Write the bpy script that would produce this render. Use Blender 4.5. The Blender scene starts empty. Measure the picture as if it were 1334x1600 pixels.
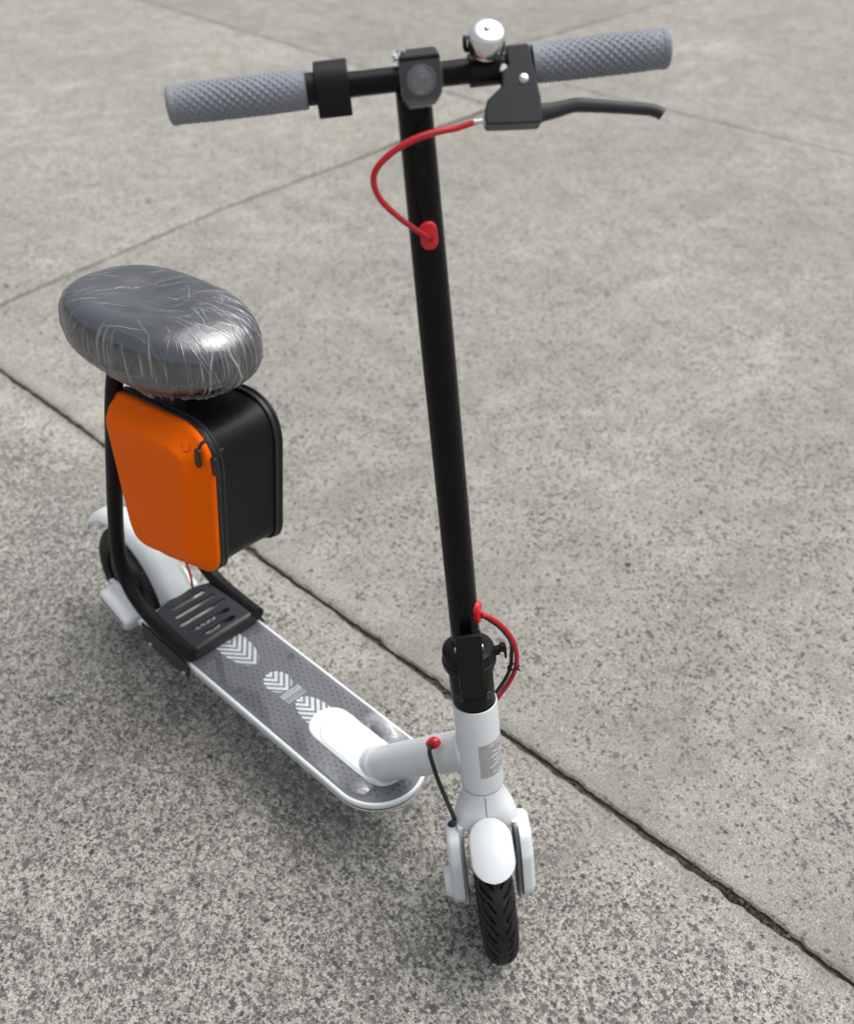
import bpy, bmesh, math, random
import numpy as np
from mathutils import Matrix, Vector

random.seed(7)
RNG = np.random.default_rng(7)
sc = bpy.context.scene
COL = sc.collection
PI = math.pi

# ------------------------------------------------------------------ camera
cam_d = bpy.data.cameras.new('camera')
cam = bpy.data.objects.new('camera', cam_d)
COL.objects.link(cam)
sc.camera = cam
cam_d.sensor_fit = 'HORIZONTAL'
cam_d.sensor_width = 36.0
cam_d.lens = 36.0 * 1650.0 / 1334.0
cam_d.clip_start = 0.02
cam_d.clip_end = 500.0
_r = Vector((0.72087, 0.69284, 0.01779)); _u = Vector((-0.4347, 0.4320, 0.7902)); _b = Vector((0.5398, -0.57737, 0.61259))
cam.matrix_world = Matrix(((_r.x, _u.x, _b.x, 0.48751), (_r.y, _u.y, _b.y, -0.67712), (_r.z, _u.z, _b.z, 1.35912), (0, 0, 0, 1)))
cam_d.dof.use_dof = True
cam_d.dof.focus_distance = 1.24
cam_d.dof.aperture_fstop = 5.4

# ------------------------------------------------------------------ light: bright overcast day
SUN_EL = math.radians(70); SUN_AZ = math.radians(25)      # azimuth measured from +Y towards +X
world = bpy.data.worlds.new('World'); sc.world = world; world.use_nodes = True
wn = world.node_tree; wn.nodes.clear()
w_out = wn.nodes.new('ShaderNodeOutputWorld'); w_bg = wn.nodes.new('ShaderNodeBackground')
w_sky = wn.nodes.new('ShaderNodeTexSky'); w_hs = wn.nodes.new('ShaderNodeHueSaturation')
w_sky.sky_type = 'NISHITA'; w_sky.sun_disc = False
w_sky.sun_elevation = SUN_EL; w_sky.sun_rotation = SUN_AZ
w_sky.air_density = 1.0; w_sky.dust_density = 6.0; w_sky.ozone_density = 1.0
w_hs.inputs['Saturation'].default_value = 0.35
wn.links.new(w_sky.outputs[0], w_hs.inputs['Color']); wn.links.new(w_hs.outputs[0], w_bg.inputs['Color'])
wn.links.new(w_bg.outputs[0], w_out.inputs['Surface'])
w_bg.inputs['Strength'].default_value = 0.125
sun_d = bpy.data.lights.new('sun', 'SUN'); sun = bpy.data.objects.new('sun', sun_d); COL.objects.link(sun)
sun_d.energy = 1.15; sun_d.angle = math.radians(75); sun_d.color = (1.0, 0.98, 0.95)
_sd = Vector((math.sin(SUN_AZ) * math.cos(SUN_EL), math.cos(SUN_AZ) * math.cos(SUN_EL), math.sin(SUN_EL)))
sun.rotation_euler = _sd.to_track_quat('Z', 'Y').to_euler()
sc.view_settings.view_transform = 'Standard'; sc.view_settings.look = 'None'
sc.view_settings.exposure = 0.50; sc.view_settings.gamma = 1.0; sc.view_settings.use_curve_mapping = False
sc.cycles.use_denoising = True
sc.cycles.max_bounces = 6; sc.cycles.transparent_max_bounces = 12
sc.cycles.sample_clamp_indirect = 6.0

# ------------------------------------------------------------------ material helpers
def newmat(name):
    m = bpy.data.materials.new(name); m.use_nodes = True
    return m, m.node_tree, m.node_tree.nodes['Principled BSDF']
def N(nt, kind, **kw):
    n = nt.nodes.new(kind)
    for k, v in kw.items(): setattr(n, k, v)
    return n
def L(nt, a, b): nt.links.new(a, b)
def setin(n, **kw):
    for k, v in kw.items(): n.inputs[k].default_value = v
def coords(nt): return N(nt, 'ShaderNodeTexCoord').outputs['Object']
def noise(nt, vec, scale, detail=4, rough=.55, dist=0.0):
    n = N(nt, 'ShaderNodeTexNoise'); setin(n, Scale=scale, Detail=detail, Roughness=rough, Distortion=dist)
    L(nt, vec, n.inputs['Vector']); return n
def maprange(nt, val, a, b, c, d, clamp=True):
    n = N(nt, 'ShaderNodeMapRange', clamp=clamp); L(nt, val, n.inputs['Value'])
    for k, v in zip(('From Min', 'From Max', 'To Min', 'To Max'), (a, b, c, d)):
        if isinstance(v, (int, float)): n.inputs[k].default_value = v
        else: L(nt, v, n.inputs[k])
    return n.outputs['Result']
def math_(nt, op, a, b=0.0, clamp=False):
    n = N(nt, 'ShaderNodeMath', operation=op, use_clamp=clamp)
    for i, v in enumerate((a, b)):
        if isinstance(v, (int, float)): n.inputs[i].default_value = v
        else: L(nt, v, n.inputs[i])
    return n.outputs[0]
def mixc(nt, fac, a, b, blend='MIX'):
    n = N(nt, 'ShaderNodeMix', data_type='RGBA', blend_type=blend)
    if isinstance(fac, (int, float)): n.inputs['Factor'].default_value = fac
    else: L(nt, fac, n.inputs['Factor'])
    for i, v in ((6, a), (7, b)):
        if isinstance(v, tuple): n.inputs[i].default_value = (v[0], v[1], v[2], 1)
        else: L(nt, v, n.inputs[i])
    return n.outputs[2]
def bump(nt, h, strength, dist, base=None):
    b = N(nt, 'ShaderNodeBump'); setin(b, Strength=strength, Distance=dist); L(nt, h, b.inputs['Height'])
    if base is not None: L(nt, base, b.inputs['Normal'])
    return b.outputs[0]

def paint(name, col, rough=.4, metal=0.0, coat=0.0, var=.08, bscale=900, bstr=0.0, bdist=.0003, spec=.5, dust=0.0, sheen=0.0, rvar=.08):
    """plain coloured material with uneven gloss, slight tone drift and optional fine grain / dust"""
    m, nt, b = newmat(name); P = coords(nt)
    n1 = noise(nt, P, 18, 5); n2 = noise(nt, P, 260, 3)
    c = mixc(nt, maprange(nt, n1.outputs[0], .3, .7, 0, 1), tuple(x * (1 - var) for x in col), tuple(min(1, x * (1 + var)) for x in col))
    if dust > 0:
        nd = noise(nt, P, 60, 6, .7)
        c = mixc(nt, maprange(nt, nd.outputs[0], .52, .75, 0, dust), c, (.33, .31, .28))
    L(nt, c, b.inputs['Base Color'])
    L(nt, maprange(nt, n2.outputs[0], .3, .7, max(0, rough - rvar), rough + rvar), b.inputs['Roughness'])
    setin(b, Metallic=metal)
    b.inputs['Specular IOR Level'].default_value = spec
    b.inputs['Coat Weight'].default_value = coat; b.inputs['Coat Roughness'].default_value = .12
    if sheen: b.inputs['Sheen Weight'].default_value = sheen
    if bstr > 0:
        nb = noise(nt, P, bscale, 2); L(nt, bump(nt, nb.outputs[0], bstr, bdist), b.inputs['Normal'])
    return m

M = {}
M['white'] = paint('white_paint', (.67, .705, .715), .36, coat=.15, var=.025, bscale=1200, bstr=.12, dust=.05)
M['white_plastic'] = paint('white_plastic', (.55, .573, .595), .42, var=.03, bscale=700, bstr=.05, dust=.05)
M['black_paint'] = paint('black_paint', (.0032, .0034, .004), .26, bscale=1600, bstr=.0, dust=.0, spec=.18, rvar=.02)
M['black_plastic'] = paint('black_plastic', (.007, .0073, .008), .38, bscale=1300, bstr=.10, dust=.01, spec=.22)
M['bracket_metal'] = paint('black_bracket_metal', (.016, .0175, .020), .36, bscale=1500, bstr=.15, dust=.02, spec=.4)
M['steel_black'] = paint('black_powder_coat', (.006, .006, .0065), .40, bscale=1400, bstr=.12, dust=.02, spec=.18)
M['grip'] = paint('grey_rubber_grip', (.20, .215, .245), .55, var=.04, bscale=1500, bstr=.1)
M['mat'] = paint('grey_rubber_mat', (.115, .122, .135), .50, var=.10, bscale=1500, bstr=.2, dust=.06)
M['stud'] = paint('dark_rubber_stud', (.055, .058, .066), .5)
M['red'] = paint('red_plastic', (.62, .008, .012), .30, var=.05, coat=.2)
M['red_cable'] = paint('red_cable_sheath', (.47, .010, .018), .38, var=.1)
M['black_cable'] = paint('black_cable_sheath', (.010, .010, .011), .42)
M['chrome'] = paint('polished_steel', (.78, .78, .77), .16, metal=1.0, var=.04, rvar=.06)
M['steel'] = paint('zinc_steel', (.55, .55, .56), .32, metal=1.0)
M['decal'] = paint('white_print', (.64, .68, .70), .42, var=.08, dust=.45)
M['decal_dark'] = paint('dark_red_print', (.25, .02, .006), .4)
M['reflector'] = paint('red_reflector_strip', (.30, .012, .02), .2)
M['cord_dark'] = paint('dark_gap', (.03, .03, .03), .6)
M['soil'] = paint('joint_soil', (.085, .080, .058), .95, var=.5, bscale=300, bstr=.8, bdist=.003)
M['rim'] = paint('black_alloy_rim', (.014, .014, .015), .4)
M['vinyl'] = paint('grey_vinyl', (.034, .037, .045), .32, var=.05, bscale=1100, bstr=.03, spec=.7, rvar=.03)
M['lens'] = paint('dark_lamp_glass', (.045, .045, .06), .18, coat=.5)
M['lens_ring'] = paint('lamp_reflector_ring', (.12, .12, .145), .35, metal=.2)

# rubber tyre: dusty black
m, nt, b = newmat('tyre_rubber'); P = coords(nt)
nd = noise(nt, P, 55, 6, .7); nf = noise(nt, P, 900, 2)
L(nt, mixc(nt, maprange(nt, nd.outputs[0], .48, .8, 0, .30), (.008, .008, .009), (.075, .07, .062)), b.inputs['Base Color'])
setin(b, Roughness=.58); b.inputs['Specular IOR Level'].default_value = .3; L(nt, bump(nt, nf.outputs[0], .25, .0004), b.inputs['Normal']); M['tyre'] = m

# orange moulded shell
m, nt, b = newmat('orange_shell'); P = coords(nt)
n1 = noise(nt, P, 9, 3); n2 = noise(nt, P, 1100, 2)
L(nt, mixc(nt, n1.outputs[0], (.90, .128, .0008), (.95, .142, .001)), b.inputs['Base Color'])
setin(b, Roughness=.5); b.inputs['Specular IOR Level'].default_value = .05
L(nt, bump(nt, n2.outputs[0], .10, .0003), b.inputs['Normal']); M['orange'] = m

# carbon-look woven bag fabric
m, nt, b = newmat('textured_black_fabric'); P = coords(nt)
mp = N(nt, 'ShaderNodeMapping'); L(nt, P, mp.inputs[0]); mp.inputs['Rotation'].default_value = (.78, .0, .0)
ch = N(nt, 'ShaderNodeTexVoronoi', feature='F1'); setin(ch, Scale=400, Randomness=.12); L(nt, mp.outputs[0], ch.inputs['Vector'])
setin(b, Roughness=.42); b.inputs['Base Color'].default_value = (.006, .0063, .007, 1); b.inputs['Specular IOR Level'].default_value = .22
L(nt, bump(nt, ch.outputs['Distance'], .30, .0010), b.inputs['Normal']); M['fabric'] = m
M['piping'] = paint('black_piping', (.011, .011, .012), .5, bscale=900, bstr=.4)

# speckled silver sticker
m, nt, b = newmat('speckled_sticker'); P = coords(nt)
v = N(nt, 'ShaderNodeTexVoronoi'); setin(v, Scale=1400); L(nt, P, v.inputs['Vector'])
sp = N(nt, 'ShaderNodeSeparateColor'); L(nt, v.outputs['Color'], sp.inputs[0])
L(nt, mixc(nt, sp.outputs[0], (.20, .20, .205), (.50, .50, .51)), b.inputs['Base Color']); setin(b, Roughness=.4); M['sticker'] = m

# clear films: thin, glossy, creases turn milky
def film(name, base, edge, milk, bscale, bstr, bdist, rough=.12, stretch=(1, 1, 1)):
    m = bpy.data.materials.new(name); m.use_nodes = True; nt = m.node_tree; nt.nodes.clear()
    out = N(nt, 'ShaderNodeOutputMaterial'); P = coords(nt)
    tr = N(nt, 'ShaderNodeBsdfTransparent'); tr.inputs[0].default_value = (.97, .975, .98, 1)
    gl = N(nt, 'ShaderNodeBsdfGlossy'); setin(gl, Roughness=rough); gl.inputs['Color'].default_value = (.95, .96, .97, 1)
    df = N(nt, 'ShaderNodeBsdfDiffuse'); df.inputs['Color'].default_value = (.8, .82, .84, 1)
    mp = N(nt, 'ShaderNodeMapping'); mp.inputs['Scale'].default_value = stretch; L(nt, P, mp.inputs[0])
    nz = noise(nt, mp.outputs[0], bscale, 5, .6, .6)
    nb = bump(nt, nz.outputs[0], bstr, bdist)
    for x in (gl, df): L(nt, nb, x.inputs['Normal'])
    lw = N(nt, 'ShaderNodeFresnel'); setin(lw, IOR=1.45); L(nt, nb, lw.inputs['Normal'])
    fac = math_(nt, 'ADD', math_(nt, 'MULTIPLY', lw.outputs[0], edge), base, True)
    at = N(nt, 'ShaderNodeAttribute', attribute_name='crease')
    mfac = math_(nt, 'MULTIPLY', at.outputs['Fac'], milk, True)
    mx1 = N(nt, 'ShaderNodeMixShader'); L(nt, fac, mx1.inputs[0]); L(nt, tr.outputs[0], mx1.inputs[1]); L(nt, gl.outputs[0], mx1.inputs[2])
    mx2 = N(nt, 'ShaderNodeMixShader'); L(nt, mfac, mx2.inputs[0]); L(nt, mx1.outputs[0], mx2.inputs[1]); L(nt, df.outputs[0], mx2.inputs[2])
    L(nt, mx2.outputs[0], out.inputs[0]); return m
M['wrap'] = film('clear_plastic_wrap', .085, .85, 1.0, 40, .35, .003, .18)
M['film'] = film('protective_film', .05, .8, .6, 30, .12, .004, .08)
M['haze_film'] = film('hazy_protective_film', .05, .7, .9, 60, .3, .003, .3)

# concrete: worn broom-finished slab with exposed aggregate ("aggregate" is a per-slab number)
m, nt, b = newmat('weathered_concrete'); P = coords(nt)
def noise2(scale, detail=3, rough=.6, vec=None):
    n = noise(nt, vec or P, scale, detail, rough); n.noise_dimensions = '2D'; return n
def voro2(scale, vec, feature='F1'):
    n = N(nt, 'ShaderNodeTexVoronoi', feature=feature, voronoi_dimensions='2D'); setin(n, Scale=scale); L(nt, vec, n.inputs['Vector']); return n
att = N(nt, 'ShaderNodeAttribute', attribute_type='OBJECT', attribute_name='aggregate').outputs['Fac']
sep = N(nt, 'ShaderNodeSeparateXYZ'); L(nt, P, sep.inputs[0])
wn_ = noise2(210, 3, .7)
wv = N(nt, 'ShaderNodeVectorMath', operation='MULTIPLY_ADD'); L(nt, wn_.outputs['Color'], wv.inputs[0])
wv.inputs[1].default_value = (.0095, .0095, 0); L(nt, P, wv.inputs[2]); PW = wv.outputs[0]
big = noise2(1.3, 4).outputs[0]; mid = noise2(11, 4).outputs[0]; patch = noise2(4.2, 3).outputs[0]
fine = noise2(330, 4, .75).outputs[0]; pink = noise2(2.3, 2).outputs[0]
blot = noise2(42, 3, .6).outputs[0]
base = mixc(nt, maprange(nt, mid, .3, .7, 0, 1), (.343, .334, .295), (.484, .472, .424))
base = mixc(nt, maprange(nt, big, .38, .66, 0, .40), base, (.262, .258, .238))
base = mixc(nt, maprange(nt, pink, .52, .7, 0, .22), base, (.40, .355, .315))
base = mixc(nt, maprange(nt, blot, .50, .66, 0, .30), base, (.22, .213, .195))
base = mixc(nt, 1.0, base, mixc(nt, maprange(nt, fine, .30, .70, 0, 1), (.42, .415, .405), (1.50, 1.50, 1.49)), 'MULTIPLY')
# sand grains, dark and pale
vg = voro2(430, PW)
sg = N(nt, 'ShaderNodeSeparateColor'); L(nt, vg.outputs['Color'], sg.inputs[0])
gd = math_(nt, 'MULTIPLY', maprange(nt, sg.outputs[0], .60, .66, 0, 1), maprange(nt, vg.outputs['Distance'], .34, .55, 1, 0))
base = mixc(nt, math_(nt, 'MULTIPLY', gd, maprange(nt, att, .3, 1, .42, .72)), base, (.115, .112, .105))
gl_ = math_(nt, 'MULTIPLY', maprange(nt, sg.outputs[1], .78, .84, 0, 1), maprange(nt, vg.outputs['Distance'], .25, .45, 1, 0))
base = mixc(nt, math_(nt, 'MULTIPLY', gl_, .8), base, (.70, .67, .61))
# aggregate chips, angular, several sizes; they thin out along the trowelled joint
jd = math_(nt, 'ABSOLUTE', math_(nt, 'SUBTRACT', sep.outputs['Y'], .265))
jn = math_(nt, 'ADD', jd, math_(nt, 'MULTIPLY', math_(nt, 'SUBTRACT', mid, .5), .12))
edge = maprange(nt, jn, .03, .17, .25, 1)
share = math_(nt, 'MULTIPLY', math_(nt, 'MULTIPLY', maprange(nt, patch, .3, .7, .55, 1.2), edge), att)
heights = []
def chips(col, scale, frac, c1, c2, gap, op):
    a = voro2(scale, PW); e = voro2(scale, PW, 'DISTANCE_TO_EDGE')
    s = N(nt, 'ShaderNodeSeparateColor'); L(nt, a.outputs['Color'], s.inputs[0])
    thr = math_(nt, 'SUBTRACT', 1.0, math_(nt, 'MULTIPLY', share, frac))
    pick = math_(nt, 'GREATER_THAN', s.outputs[0], thr)
    g0 = math_(nt, 'ADD', math_(nt, 'MULTIPLY', s.outputs[1], .20), gap)
    shape = maprange(nt, e.outputs['Distance'], g0, math_(nt, 'ADD', g0, .05), 0, 1)
    mask = math_(nt, 'MULTIPLY', pick, shape)
    stone = mixc(nt, s.outputs[2], c1, c2)
    stone = mixc(nt, 1.0, stone, mixc(nt, fine, (.6, .6, .6), (1.4, 1.4, 1.4)), 'MULTIPLY')
    heights.append(mask)
    return mixc(nt, math_(nt, 'MULTIPLY', mask, op), col, stone)
base = chips(base, 235, .60, (.045, .044, .043), (.14, .134, .123), .02, .95)
base = chips(base, 140, .46, (.045, .047, .048), (.13, .126, .118), .04, .95)
base = chips(base, 78, .12, (.055, .06, .066), (.17, .165, .155), .10, .9)
# old dark spots, water marks, slab-to-slab tone, dirt washed along the joint
tone = N(nt, 'ShaderNodeAttribute', attribute_type='OBJECT', attribute_name='tone').outputs['Fac']
tc_ = N(nt, 'ShaderNodeCombineColor')
for q_ in range(3): L(nt, tone, tc_.inputs[q_])
base = mixc(nt, 1.0, base, tc_.outputs[0], 'MULTIPLY')
mps = N(nt, 'ShaderNodeMapping'); mps.inputs['Scale'].default_value = (1.0, .35, 1); mps.inputs['Rotation'].default_value = (0, 0, .5); L(nt, P, mps.inputs[0])
stn = noise2(3.1, 6, .72, mps.outputs[0]).outputs[0]
base = mixc(nt, maprange(nt, stn, .55, .66, 0, .40), base, (.21, .205, .185))
base = mixc(nt, maprange(nt, stn, .40, .30, 0, .30), base, (.50, .49, .45))
ds = noise2(5.5, 5, .72).outputs[0]
base = mixc(nt, maprange(nt, ds, .62, .72, 0, .40), base, (.16, .155, .142))
jn2 = math_(nt, 'ADD', jd, math_(nt, 'MULTIPLY', math_(nt, 'SUBTRACT', blot, .5), .030))
base = mixc(nt, maprange(nt, jn2, .004, .030, .42, 0), base, (.13, .125, .105))
L(nt, base, b.inputs['Base Color'])
hsum = math_(nt, 'ADD', heights[0], heights[1], True)
L(nt, maprange(nt, hsum, 0, 1, .92, .66), b.inputs['Roughness']); b.inputs['Specular IOR Level'].default_value = .3
L(nt, bump(nt, fine, .75, .0024), b.inputs['Normal'])
M['concrete'] = m
m, nt, b = newmat('dirty_concrete_edge'); P = coords(nt)
n1 = noise(nt, P, 120, 4, .7)
L(nt, mixc(nt, maprange(nt, n1.outputs[0], .35, .7, 0, 1), (.045, .043, .034), (.15, .142, .118)), b.inputs['Base Color']); setin(b, Roughness=.95)
L(nt, bump(nt, n1.outputs[0], .8, .003), b.inputs['Normal']); M['concrete_edge'] = m
M['stone'] = paint('dark_aggregate_stone', (.085, .088, .092), .62, var=.35, bscale=300, bstr=.4, bdist=.001)

# ------------------------------------------------------------------ mesh helpers
def se(c, e): return np.sign(c) * np.abs(c) ** e
class G:
    """collects vertices and faces of one mesh"""
    def __init__(s): s.v = []; s.f = []
    def add(s, v, f):
        o = len(s.v); s.v.extend([tuple(map(float, q)) for q in v]); s.f.extend([tuple(i + o for i in q) for q in f]); return s
def obj(name, g, mat, parent=None, mtx=None, bevel=0.0, seg=3, angle=40, kind=None, subsurf=0, flat=False, solid=0.0):
    me = bpy.data.meshes.new(name); me.from_pydata(g.v, [], g.f); me.validate(); me.update()
    bm = bmesh.new(); bm.from_mesh(me); bmesh.ops.remove_doubles(bm, verts=bm.verts, dist=1e-6); bmesh.ops.recalc_face_normals(bm, faces=bm.faces); bm.to_mesh(me); bm.free()
    me.materials.append(mat)
    if not flat:
        me.polygons.foreach_set('use_smooth', [True] * len(me.polygons))
        if not (bevel or subsurf): me.set_sharp_from_angle(angle=math.radians(angle))
    o = bpy.data.objects.new(name, me); COL.objects.link(o)
    if parent is not None: o.parent = parent
    if mtx is not None: o.matrix_local = mtx
    if solid:
        md = o.modifiers.new('solid', 'SOLIDIFY'); md.thickness = solid; md.offset = -1
    if bevel:
        md = o.modifiers.new('bevel', 'BEVEL'); md.width = bevel; md.segments = seg; md.limit_method = 'ANGLE'; md.angle_limit = math.radians(32); md.harden_normals = True
    if subsurf:
        md = o.modifiers.new('sub', 'SUBSURF'); md.levels = subsurf; md.render_levels = subsurf
    if kind: o['kind'] = kind
    return o
def tagged(o, label, cat=None, group=None):
    o['label'] = label
    if cat: o['category'] = cat
    if group: o['group'] = group
    return o
def basis(d):
    d = np.asarray(d, float); d = d / np.linalg.norm(d)
    t = np.array([0, 0, 1.]) if abs(d[2]) < .9 else np.array([1., 0, 0])
    a = np.cross(t, d); a /= np.linalg.norm(a); return a, np.cross(d, a), d
def lathe(g, prof, o=(0, 0, 0), d=(0, 0, 1), n=40, a0=0, a1=2 * PI):
    """prof: (radius, height) along direction d from o"""
    a, b_, c = basis(d); o = np.asarray(o, float); full = abs(a1 - a0 - 2 * PI) < 1e-6
    m_ = n if full else n + 1; v = []
    for (r, h) in prof:
        for i in range(m_):
            t = a0 + (a1 - a0) * i / n; v.append(o + c * h + (a * math.cos(t) + b_ * math.sin(t)) * max(r, 1e-5))
    f = []
    for k in range(len(prof) - 1):
        for i in range(n):
            j = (i + 1) % m_ if full else i + 1
            f.append((k * m_ + i, k * m_ + j, (k + 1) * m_ + j, (k + 1) * m_ + i))
    if full:
        if prof[0][0] > 1e-4: f.append(tuple(range(m_ - 1, -1, -1)))
        if prof[-1][0] > 1e-4: f.append(tuple(range((len(prof) - 1) * m_, len(prof) * m_)))
    return g.add(v, f)
def cyl(g, a, b_, r0, r1=None, n=32, ch=.0008):
    a = np.asarray(a, float); b_ = np.asarray(b_, float); h = np.linalg.norm(b_ - a); r1 = r0 if r1 is None else r1
    return lathe(g, [(r0 - ch, 0), (r0, ch), (r1, h - ch), (r1 - ch, h)], a, b_ - a, n)
def catmull(pts, sub=8):
    P = np.asarray(pts, float); P = np.vstack([2 * P[0] - P[1], P, 2 * P[-1] - P[-2]]); out = []
    for i in range(1, len(P) - 2):
        for k in range(sub):
            t = k / sub; a, b_, c, d = P[i - 1], P[i], P[i + 1], P[i + 2]
            out.append(.5 * ((2 * b_) + (c - a) * t + (2 * a - 5 * b_ + 4 * c - d) * t * t + (3 * b_ - a - 3 * c + d) * t ** 3))
    out.append(P[-2]); return np.array(out)
def tube(g, pts, r, n=16, sub=8, closed=False, flat=(1, 1)):
    P = catmull(pts, sub) if sub > 1 else np.asarray(pts, float)
    m_ = len(P); r = np.interp(np.linspace(0, 1, m_), np.linspace(0, 1, len(r)), r) if hasattr(r, '__len__') else np.full(m_, r)
    T = np.gradient(P, axis=0)
    if closed: T[0] = T[-1] = P[1] - P[-2]
    T /= np.linalg.norm(T, axis=1)[:, None]
    a, b_, _ = basis(T[0]); v = []; f = []
    for i in range(m_):
        if i:
            a = a - T[i] * (a @ T[i]); a /= np.linalg.norm(a); b_ = np.cross(T[i], a)
        for k in range(n):
            t = 2 * PI * k / n; v.append(P[i] + (a * math.cos(t) * flat[0] + b_ * math.sin(t) * flat[1]) * r[i])
    for i in range(m_ - 1):
        for k in range(n): j = (k + 1) % n; f.append((i * n + k, i * n + j, (i + 1) * n + j, (i + 1) * n + k))
    if not closed: f.append(tuple(range(n - 1, -1, -1))); f.append(tuple(range((m_ - 1) * n, m_ * n)))
    return g.add(v, f)
def prism(g, poly, h0, h1, fn):
    """poly: 2d points; fn(a, b, h) -> 3d"""
    n = len(poly); v = [fn(a, b_, h0) for a, b_ in poly] + [fn(a, b_, h1) for a, b_ in poly]
    f = [tuple(range(n - 1, -1, -1)), tuple(range(n, 2 * n))] + [(i, (i + 1) % n, n + (i + 1) % n, n + i) for i in range(n)]
    return g.add(v, f)
def box(g, x0, x1, y0, y1, z0, z1):
    return prism(g, [(x0, y0), (x1, y0), (x1, y1), (x0, y1)], z0, z1, lambda a, b_, h: (a, b_, h))
def rounded(poly, rad, n=8):
    """round the corners of a convex/concave 2d polygon; rad a number or list"""
    P = [np.asarray(q, float) for q in poly]; m_ = len(P); out = []
    for i in range(m_):
        r = rad[i] if hasattr(rad, '__len__') else rad
        a, b_, c = P[i - 1], P[i], P[(i + 1) % m_]
        u = (a - b_) / np.linalg.norm(a - b_); w = (c - b_) / np.linalg.norm(c - b_)
        th = math.acos(max(-1, min(1, u @ w))); d = min(r / math.tan(th / 2), .49 * np.linalg.norm(a - b_), .49 * np.linalg.norm(c - b_)) if r > 0 else 0
        if d == 0: out.append(b_); continue
        p0, p1 = b_ + u * d, b_ + w * d
        for k in range(n + 1):
            t = k / n; out.append((1 - t) ** 2 * p0 + 2 * t * (1 - t) * (b_ * .86 + (p0 + p1) * .07) + t * t * p1)
    return np.array(out)
def resample(P, n):
    P = np.vstack([P, P[:1]]); d = np.concatenate([[0], np.cumsum(np.linalg.norm(np.diff(P, axis=0), axis=1))])
    s = np.linspace(0, d[-1], n, endpoint=False); return np.stack([np.interp(s, d, P[:, k]) for k in range(P.shape[1])], -1)
def offset(P, d):
    """inset a counter-clockwise closed 2d loop by d"""
    T = np.roll(P, -1, 0) - np.roll(P, 1, 0); T /= np.linalg.norm(T, axis=1)[:, None]
    return P + np.stack([-T[:, 1], T[:, 0]], -1) * d
def loft(g, rings, cap0=True, cap1=True):
    n = len(rings[0]); v = np.vstack(rings); f = []
    for k in range(len(rings) - 1):
        for i in range(n): j = (i + 1) % n; f.append((k * n + i, k * n + j, (k + 1) * n + j, (k + 1) * n + i))
    if cap0: f.append(tuple(range(n - 1, -1, -1)))
    if cap1: f.append(tuple(range((len(rings) - 1) * n, len(rings) * n)))
    return g.add(v, f)
def gridsurf(g, A, closed_u=False, closed_v=False):
    nu, nv = A.shape[:2]; f = []
    for i in range(nu if closed_u else nu - 1):
        i2 = (i + 1) % nu
        for j in range(nv if closed_v else nv - 1):
            j2 = (j + 1) % nv; f.append((i * nv + j, i2 * nv + j, i2 * nv + j2, i * nv + j2))
    return g.add(A.reshape(-1, 3), f)

# ------------------------------------------------------------------ ground: slabs over a bed of soil
gnd = G(); S = 160.0
gnd.add([(-S, -S, -.010), (S, -S, -.010), (S, S, -.010), (-S, S, -.010)], [(0, 1, 2, 3)])
ground = obj('ground', gnd, M['soil'], flat=True); ground['kind'] = 'structure'
tagged(ground, 'weathered grey concrete yard laid in slabs with open joints')

def edge_noise(n, spacing, amp, seed):
    r = np.random.default_rng(seed); x = np.zeros(n)
    for s, a in ((220, .9), (60, .6), (16, .45), (6, .3)):
        k = max(2, int(n * spacing * 1000 / s) + 3); x += a * np.interp(np.linspace(0, k - 1, n), np.arange(k), r.normal(0, 1, k))
    for _ in range(int(n * spacing / .16)):                         # chipped spots
        c = r.integers(0, n); w = r.uniform(4, 16) * .001 / spacing; x += r.uniform(.8, 3.0) * np.exp(-((np.arange(n) - c) / w) ** 2)
    return x * amp
def slab(poly, fine_edges, agg, seed, ch, tone=1.0):
    """poly: counter-clockwise corners; fine_edges: indices of edges that get a chipped, closely sampled rim"""
    top, mid_, bot = [], [], []
    m_ = len(poly)
    for i in range(m_):
        a, b_ = np.array(poly[i], float), np.array(poly[(i + 1) % m_], float); Ln = np.linalg.norm(b_ - a); t = (b_ - a) / Ln; nrm = np.array([-t[1], t[0]])
        if i in fine_edges: sp_ = .004 if fine_edges[i] == 2 else .012; k = max(4, int(Ln / sp_))
        else: k = max(2, int(Ln / 2.0)); sp_ = Ln / k
        e = edge_noise(k, sp_, .0018 if i in fine_edges else 0, seed * 31 + i) if i in fine_edges else np.zeros(k)
        e2 = np.abs(edge_noise(k, sp_, .0030, seed * 77 + i)) if i in fine_edges else np.zeros(k)
        w = np.minimum(np.minimum(np.arange(k), np.arange(k)[::-1]) / 6.0, 1)
        for q in range(k):
            base_ = a + t * (Ln * (q + .5) / k); e_ = e[q] * w[q]
            mid_.append((*(base_ + nrm * e_), -.0035)); bot.append((*(base_ + nrm * (e_ - .001)), -.06))
            top.append((*(base_ + nrm * (e_ + ch + e2[q] * w[q])), 0.0))
    g = G(); n = len(top); g.add(top + mid_ + bot, [tuple(range(n))] + [f for k in range(2) for f in [(k * n + i, (k + 1) * n + i, (k + 1) * n + (i + 1) % n, k * n + (i + 1) % n) for i in range(n)]])
    o = obj('slab', g, M['concrete'], ground, flat=True); o['aggregate'] = agg; o['tone'] = tone
    o.data.materials.append(M['concrete_edge'])
    for pl in o.data.polygons:
        if abs(pl.normal.z) < .25: pl.material_index = 1
    return o
FAR = 60.0
slab([(-FAR, -FAR), (FAR, -FAR), (FAR, .2618), (1.2, .2618), (-4.2, .2560), (-FAR, .18)], {3: 2}, 1.0, 1, .0055, .98)
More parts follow.
